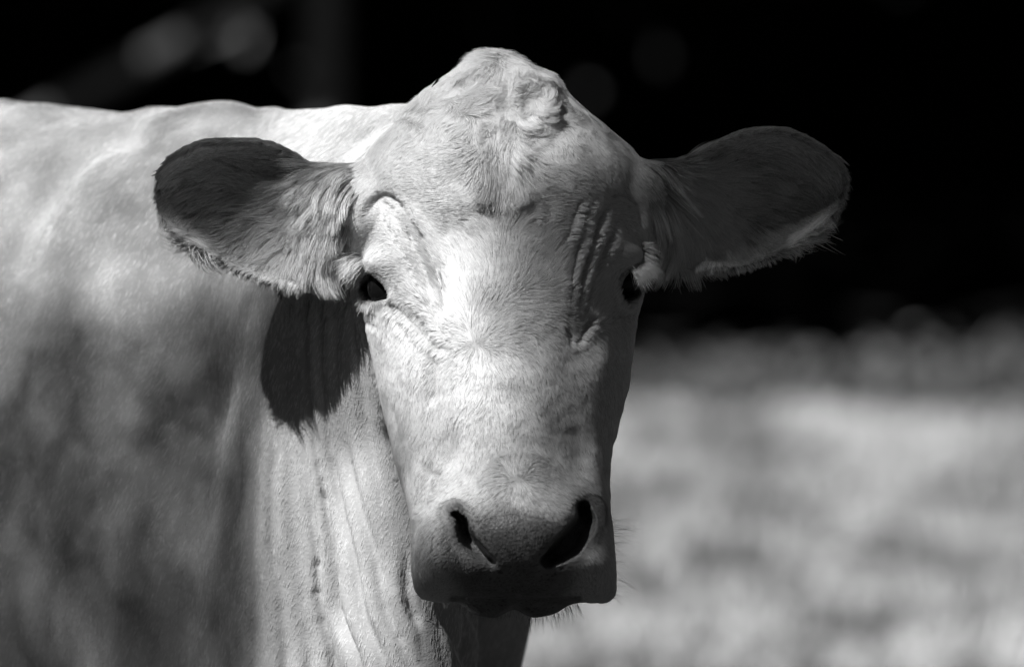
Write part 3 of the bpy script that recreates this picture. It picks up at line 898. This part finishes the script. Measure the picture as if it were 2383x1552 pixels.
# ------------------------------------------------------------------ field
rng = np.random.default_rng(11)
mat_soil, nt, bs = new_mat("meadow_ground")
c1 = ramp(nt, tex_noise(nt, 1.6, 6, 0.65), [(0.38, 0.10), (0.62, 0.30)])
c2 = ramp(nt, tex_noise(nt, 9, 4, 0.7), [(0.35, 0.6), (0.65, 1.0)])
tc_ = nt.nodes.new('ShaderNodeTexCoord'); sx_ = nt.nodes.new('ShaderNodeSeparateXYZ'); nt.links.new(tc_.outputs['Object'], sx_.inputs[0])
ad_ = nt.nodes.new('ShaderNodeMath'); ad_.operation = 'MULTIPLY_ADD'; nt.links.new(tex_noise(nt, .8, 3), ad_.inputs[0]); ad_.inputs[1].default_value = 5.0; nt.links.new(sx_.outputs[1], ad_.inputs[2])
mr_ = nt.nodes.new('ShaderNodeMapRange'); mr_.inputs[1].default_value = 30.5; mr_.inputs[2].default_value = 33.5; nt.links.new(ad_.outputs[0], mr_.inputs[0])
# leaf litter under the wood, its colour darkened to stand for the shade
nt.links.new(mix_col(nt, mr_.outputs[0], mix_col(nt, 1.0, c1, c2, 'MULTIPLY'), 0.03), bs.inputs['Base Color'])
bs.inputs['Roughness'].default_value = 1.0
bs.inputs['Specular IOR Level'].default_value = 0.0
gx = np.concatenate([np.linspace(-300, -12, 20), np.linspace(-11, 12, 90), np.linspace(13, 300, 20)])
gy = np.concatenate([np.linspace(-40, 8, 20), np.linspace(9, 50, 120), np.linspace(52, 400, 30)])
GX, GY = np.meshgrid(gx, gy)
def gz(x, y):
    P = np.stack([x, y, x * 0], -1).reshape(-1, 3)
    z = .10 * noise(P, .25, 90) + .04 * noise(P, 1.1, 91)
    return (z * ss(6, 14, P[:, 1]) * ss(400, 60, P[:, 1])).reshape(x.shape) - .003
gv = np.stack([GX, GY, gz(GX, GY)], -1).reshape(-1, 3)
n_, m_ = GX.shape
i = np.arange(n_ - 1)[:, None]; j = np.arange(m_ - 1)[None]
gf = np.stack([i * m_ + j, i * m_ + j + 1, (i + 1) * m_ + j + 1, (i + 1) * m_ + j], -1).reshape(-1, 4)
ground = mesh_obj("ground", gv, gf, mat_soil); ground["kind"] = "structure"

mat_grass, nt, bs = new_mat("dry_grass")
nt.links.new(ramp(nt, attr(nt, 'tone'), [(0.0, 0.03), (0.45, 0.18), (1.0, 0.56)]), bs.inputs['Base Color'])
bs.inputs['Roughness'].default_value = 0.8; bs.inputs['Specular IOR Level'].default_value = 0.2

def grass(n, x0, x1, y0, y1, h0, h1, w, name):
    x = rng.uniform(x0, x1, n); y = y0 + (y1 - y0) * rng.random(n) ** .8
    P = np.stack([x, y, 0 * x], 1)
    cl = noise(P * [1, .5, 1], 3.2, 95) + .6 * noise(P * [1, .5, 1], 8, 96)
    h = (h0 + (h1 - h0) * ss(-.7, 1.0, cl)) * rng.uniform(.5, 1.15, n)
    z = gz(x, y)
    a = rng.uniform(0, 2 * np.pi, n); le = rng.uniform(.1, .8, n) * h
    d = np.stack([np.cos(a), np.sin(a), 0 * a], 1); s = np.stack([-np.sin(a), np.cos(a), 0 * a], 1)
    b = P + np.stack([0*x, 0*x, z], 1)
    mid = b + d * (le * .35)[:, None] + np.array([0, 0, 1]) * (h * .6)[:, None]
    tip = b + d * le[:, None] + np.array([0, 0, 1]) * h[:, None]
    ww = (w * rng.uniform(.6, 1.4, n))[:, None]
    V = np.stack([b - s * ww, b + s * ww, mid + s * ww * .8, mid - s * ww * .8, tip], 1).reshape(-1, 3)
    k = np.arange(n)[:, None] * 5
    F = np.concatenate([k + [0, 1, 2], k + [0, 2, 3], k + [3, 2, 4]])
    o = mesh_obj(name, V, F, mat_grass, smooth=False)
    tone = np.clip(.58 + .75 * noise(P * [1, .4, 1], 3.4, 97) + .55 * noise(P * [1, .5, 1], 10.5, 98) + rng.normal(0, .28, n), 0, 1)
    t = o.data.attributes.new('tone', 'FLOAT', 'POINT'); t.data.foreach_set('value', np.repeat(tone, 5).astype(np.float32))
    o["kind"] = "stuff"
    return o
g1 = grass(190000, -4, 6, 10, 30.5, .025, .12, .004, "grass")
g1["label"] = "pale sunlit meadow grass out of focus behind the cow"; g1["category"] = "grass"

# ------------------------------------------------------------------ dark wood behind the field
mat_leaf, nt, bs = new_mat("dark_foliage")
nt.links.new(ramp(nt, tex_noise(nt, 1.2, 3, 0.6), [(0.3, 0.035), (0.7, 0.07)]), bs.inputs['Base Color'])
bs.inputs['Roughness'].default_value = 0.9; bs.inputs['Specular IOR Level'].default_value = 0.05
mat_bark, nt, bs = new_mat("bark")
nt.links.new(ramp(nt, tex_noise(nt, 14, 5, 0.7), [(0.3, 0.08), (0.7, 0.2)]), bs.inputs['Base Color'])
bs.inputs['Roughness'].default_value = 0.95; bs.inputs['Specular IOR Level'].default_value = 0.1

def leaf_cards(C, size, name, mat, parent=None):
    n = len(C)
    a = nrm(rng.normal(size=(n, 3))); b = nrm(np.cross(a, rng.normal(size=(n, 3))))
    s = (size * rng.uniform(.6, 1.3, n))[:, None]
    V = np.stack([C - a * s, C + b * s * .45, C + a * s, C - b * s * .45], 1).reshape(-1, 3)
    F = np.arange(n * 4).reshape(-1, 4)
    return mesh_obj(name, V, F, mat, parent, smooth=False)

def box_pts(n, x0, x1, y0, y1, z0, z1):
    return np.stack([rng.uniform(x0, x1, n), rng.uniform(y0, y1, n), rng.uniform(z0, z1, n)], 1)
P1 = box_pts(110000, -60, 60, 30, 112, 3.6, 9)
P1[:, 2] += .8 * noise(P1 * [1, 1, 0], .2, 5)
P2 = box_pts(70000, -62, 62, 104, 112, 0, 5)
P3 = np.vstack([box_pts(9000, -62, -56, 36, 112, 0, 5), box_pts(9000, 56, 62, 36, 112, 0, 5)])
q = P2
P0 = np.vstack([box_pts(9000, -22, 13, -20, -9.5, 5, 8), box_pts(6000, -22, -10.5, -9.5, 9, 5, 8)])  # added unseen canopy, keeps sun off the ground before the cow
gx_, gy_ = PX(q)
keep = np.ones(len(q), bool)
for (cx, cy, r) in GAPS:
    keep &= np.hypot(gx_ - cx, gy_ - cy) > r + 140
P4 = np.vstack([box_pts(9000, -30, 30, -17, -14, 0, 8.5), box_pts(6000, 9, 13, -14, 9, 0, 8.5), box_pts(5000, -17, -14, -14, 12, 0, 5)])  # added unseen leaf walls around the camera, cutting the sky fill
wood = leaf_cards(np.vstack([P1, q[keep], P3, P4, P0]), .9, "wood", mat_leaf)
wood["kind"] = "stuff"; wood["label"] = "black unlit wood filling the background above the meadow, with unseen leaf screens added around the camera"; wood["category"] = "wood"


# low bushes and a leaning trunk along the wood's edge
def bush(px_, py_, y, rx, rz, n, size, label, group=None):
    c = W(px_, py_, y)
    o = bpy.data.objects.new("bush", None); scene.collection.objects.link(o); o.location = (c[0], y, float(gz(np.array([c[0]]), np.array([y]))[0]))
    o["label"] = label; o["category"] = "bush"
    g = nrm(rng.normal(size=(n, 3))) * (rng.random(n) ** .4)[:, None]
    Q = g * [rx * 1.5, rx, 0]; Q[:, 2] = rz * 1.9 * rng.random(n) ** 1.9; Q += vnoise(Q, 3, 40) * .1 * rx
    Q[:, 2] = np.clip(Q[:, 2], .02, None)
    leaf_cards(Q, size, "foliage", mat_bush, o)
    sp = Parts()
    for k in range(4):
        a = k * 1.57
        tube(sp, [(0, 0, -.05), (math.cos(a) * .08, math.sin(a) * .08, rz * .5), (math.cos(a) * .25, math.sin(a) * .25, rz * 1.2)], [.02, .014, .006], [.02, .014, .006], n=10, m=8)
    mesh_obj("stem", np.vstack(sp.V), sp.F, mat_bark, o)
    return o
mat_bush, nt, bs = new_mat("bush_leaves")
nt.links.new(ramp(nt, tex_noise(nt, 3, 3, 0.6), [(0.3, 0.05), (0.7, 0.16)]), bs.inputs['Base Color'])
bs.inputs['Roughness'].default_value = 0.8; bs.inputs['Specular IOR Level'].default_value = 0.1
bush(1990, 930, 29, .45, .09, 700, .05, "small blurred bush at the meadow's far edge, right of the cow's ear")
bush(1620, 900, 30.4, .40, .14, 600, .05, "dim blurred bush in the wood's shade beside the cow's cheek")
bush(2350, 910, 29.2, .7, .17, 1200, .05, "blurred bush at the meadow's far edge, cut by the right border")
mat_darkbark, nt, bs = new_mat('dark_bark')
nt.links.new(ramp(nt, tex_noise(nt, 14, 5, 0.7), [(0.3, 0.03), (0.7, 0.07)]), bs.inputs['Base Color'])
bs.inputs['Roughness'].default_value = 0.95
def far_tree(pts, rad, label):
    o = bpy.data.objects.new("tree", None); scene.collection.objects.link(o); o.location = tuple(pts[0]); o["label"] = label; o["category"] = "tree"
    o["group"] = "trees at the edge of the wood"
    tp = Parts(); q = np.array(pts) - pts[0]
    tube(tp, q, rad, rad, n=40, m=20)
    mesh_obj("trunk", np.vstack(tp.V), tp.F, mat_darkbark, o)
    top = q[-1]
    Q = rng.normal(size=(900, 3)) * [.6, .6, .4] + top + [0, 0, 1.9]
    leaf_cards(Q, .2, "crown", mat_leaf, o)
a_, b__ = W(230, 200, 31.8), W(640, -45, 31.8)
d_ = b__ - a_; base = a_ - d_ * (a_[2] / d_[2])
far_tree([base, a_, b__, b__ + d_ * 1.2 + [0, 0, .8]], [.07, .055, .05, .04], "dim leaning trunk crossing the dark wood at upper left")
a_ = W(745, 0, 32.6)
far_tree([np.array([a_[0], 32.6, 0]), np.array([a_[0] + .02, 32.6, 1.8]), np.array([a_[0] - .05, 32.6, 3.2]), np.array([a_[0], 32.6, 4.6])], [.11, .09, .08, .05], "faint upright trunk in the dark wood left of the cow's poll")

# ------------------------------------------------------------------ unseen tree, its crown shaped to shade the cow
ts = np.array(to_sun)
def beta(x, y, d):
    """share of sunlight the leaves take where the ray lands (picture px, py, depth)"""
    # face and ears
    h = .0 + 0 * x
    h = np.maximum(h, .48 * ss(370, 200, y))
    h = np.maximum(h, .48 * ss(1030, 930, x) * ss(450, 380, y))
    h = np.maximum(h, .44 * ss(880, 1020, y))
    h = np.maximum(h, .56 * ss(1075, 1190, x) * ss(320, 450, y))
    h = np.maximum(h, .95 * ss(1230, 1470, x))
    h = np.maximum(h, .985 * ss(1480, 1540, x) * ss(800, 700, y))
    h = np.maximum(h, .88 * ss(1090, 1380, y))
    h = np.maximum(h, .97 * ss(1310, 1370, x) * ss(1100, 1180, y))
    h = np.where((x < 815) & (y < 730), np.clip(.975 * (1 - .92 * ss(500, 720, x) * ss(450, 640, y)), .25 * ss(800, 770, x), 1) * ss(830, 760, x), h)
    h = np.maximum(h, .58 * ss(985, 905, x) * ss(860, 980, y))
    # neck and flank
    b = .53 + .06 * noise(np.stack([x, y, x * 0], 1), .006, 8)
    b = np.maximum(b, .92 * ss(590, 740, y + .15 * (x - 300)))
    b = np.maximum(b, .97 * np.exp(-(((x - 520) / 130) ** 2 + ((y - 1370) / 130) ** 2)))
    nk_ = ss(600, 640, x) * ss(880, 1000, y)                      # sunlit neck strip
    b = b * (1 - nk_) + .02 * nk_
    b = np.where((x > 640) & (y < 420), .22, b)
    b = np.where((x > 640) & (y > 560) & (y < 900), .9 * ss(820, 780, x) * ss(900, 820, y), b)
    b = np.where((x > 1075) & (y > 1300), .98, b)
    w = ss(.13, .19, d) * (x < 1450)
    w = np.where((x < 840) & (y > 730), 1.0, np.where((y > 1000) & (d > .10), 1.0, w))
    return h * (1 - w) + b * w
TAU = 3.5
c0 = np.array([-.2, .3, 1.1])
e1 = nrm(np.cross(ts, [0, 0, 1.0])); e2 = np.cross(ts, e1)
NW = 480000
rr = 1.9 * np.sqrt(rng.random(NW)); aa = rng.uniform(0, 2 * np.pi, NW)
Bp = c0 + e1 * (rr * np.cos(aa))[:, None] + e2 * (rr * np.sin(aa))[:, None]
zt = rng.uniform(5.2, 8.4, NW)
C = Bp + ts * ((zt - Bp[:, 2]) / ts[2])[:, None]
keep = np.ones(NW)
hit = []
for k in range(NW):
    h = bvh.ray_cast(Vector(C[k]), -to_sun)
    hit.append(tuple(h[0]) if h[0] is not None else (np.nan,) * 3)
hit = np.array(hit); ok_ = np.isfinite(hit[:, 0])
hx, hy = PX(hit[ok_])
b_ = np.where((hx > -300) & (hx < 2100) & (hy < 1750) & (hit[ok_][:, 1] < 1.4), beta(hx, hy, hit[ok_][:, 1]), .98)
keep[ok_] = -np.log(1 - np.clip(b_, 0, .985)) / TAU  # leaf density set from the shade wanted on the cow
keep[ok_] = np.where((hit[ok_][:, 1] < .19) & (hx > 300) & (hx < 2050) & (hit[ok_][:, 2] > .85), 0, keep[ok_])
Cw = C[rng.random(NW) < keep]
# small leaflets placed along the sun rays to shade the head softly
NH = 110000
rr = .5 * np.sqrt(rng.random(NH)); aa = rng.uniform(0, 2 * np.pi, NH)
Bp = np.array([0, .05, 1.17]) + e1 * (rr * np.cos(aa))[:, None] + e2 * (rr * np.sin(aa))[:, None]
C = Bp + ts * ((rng.uniform(5.2, 8.4, NH) - Bp[:, 2]) / ts[2])[:, None]
hit = []
for k in range(NH):
    h = bvh.ray_cast(Vector(C[k]), -to_sun)
    hit.append(tuple(h[0]) if h[0] is not None else (np.nan,) * 3)
hit = np.array(hit); hh = np.isfinite(hit[:, 0]); hh[hh] = (hit[hh][:, 1] < .19) & (hit[hh][:, 2] > .85)
hx, hy = PX(hit[hh]); m_ = (hx > 300) & (hx < 2050)
pk = np.where(m_, -np.log(1 - np.clip(beta(hx, hy, hit[hh][:, 1]), 0, .985)) / 4.9, 0)
Ch = C[hh][rng.random(hh.sum()) < pk]
NL = 60000
C = box_pts(NL, -10, 6, -9.5, 6, 4.9, 8.6)
r = ((C[:, 0] + 2) / 8.2) ** 2 + ((C[:, 1] + 1.7) / 8.0) ** 2
C = C[r + .25 * noise(C, .8, 3) < 1]
q_ = C - c0; q_ = q_ - ts * (q_ @ ts)[:, None]
C = C[np.linalg.norm(q_, axis=1) > 1.95]
tree = bpy.data.objects.new("shade_tree", None); scene.collection.objects.link(tree); tree.location = (-6.8, -4.6, 0)
tree["label"] = "unseen broad leafy tree outside the frame, its crown shaped to shade the cow"; tree["category"] = "tree"
mi = tree.location
crown = leaf_cards(np.vstack([C, Cw, Ch]) - np.array(mi), np.r_[np.full(len(C), .10), np.full(len(Cw), .0138), np.full(len(Ch), .0095)], "crown", mat_leaf, tree)
tp = Parts()
tube(tp, [(0, 0, -.1), (.05, .02, .6), (.0, .1, 2), (.2, .1, 3.6), (.5, -.1, 5.6), (.9, -.2, 7.6)], [.34, .25, .21, .19, .13, .04], [.34, .25, .21, .19, .13, .04], n=50, m=28)
for k in range(9):
    a = k * 2.4; z0 = 3.4 + .35 * k; l = 1.9 - .08 * k
    tube(tp, [(.2, 0, z0), (.2 + math.cos(a) * l * .4, math.sin(a) * l * .4, z0 + .9), (.2 + math.cos(a) * l, math.sin(a) * l, z0 + 1.7)], [.09, .06, .02], [.09, .06, .02], n=20, m=12)
mesh_obj("trunk", np.vstack(tp.V), tp.F, mat_bark, tree)
print("LEAVES", len(C), "VERTS", len(me.vertices))
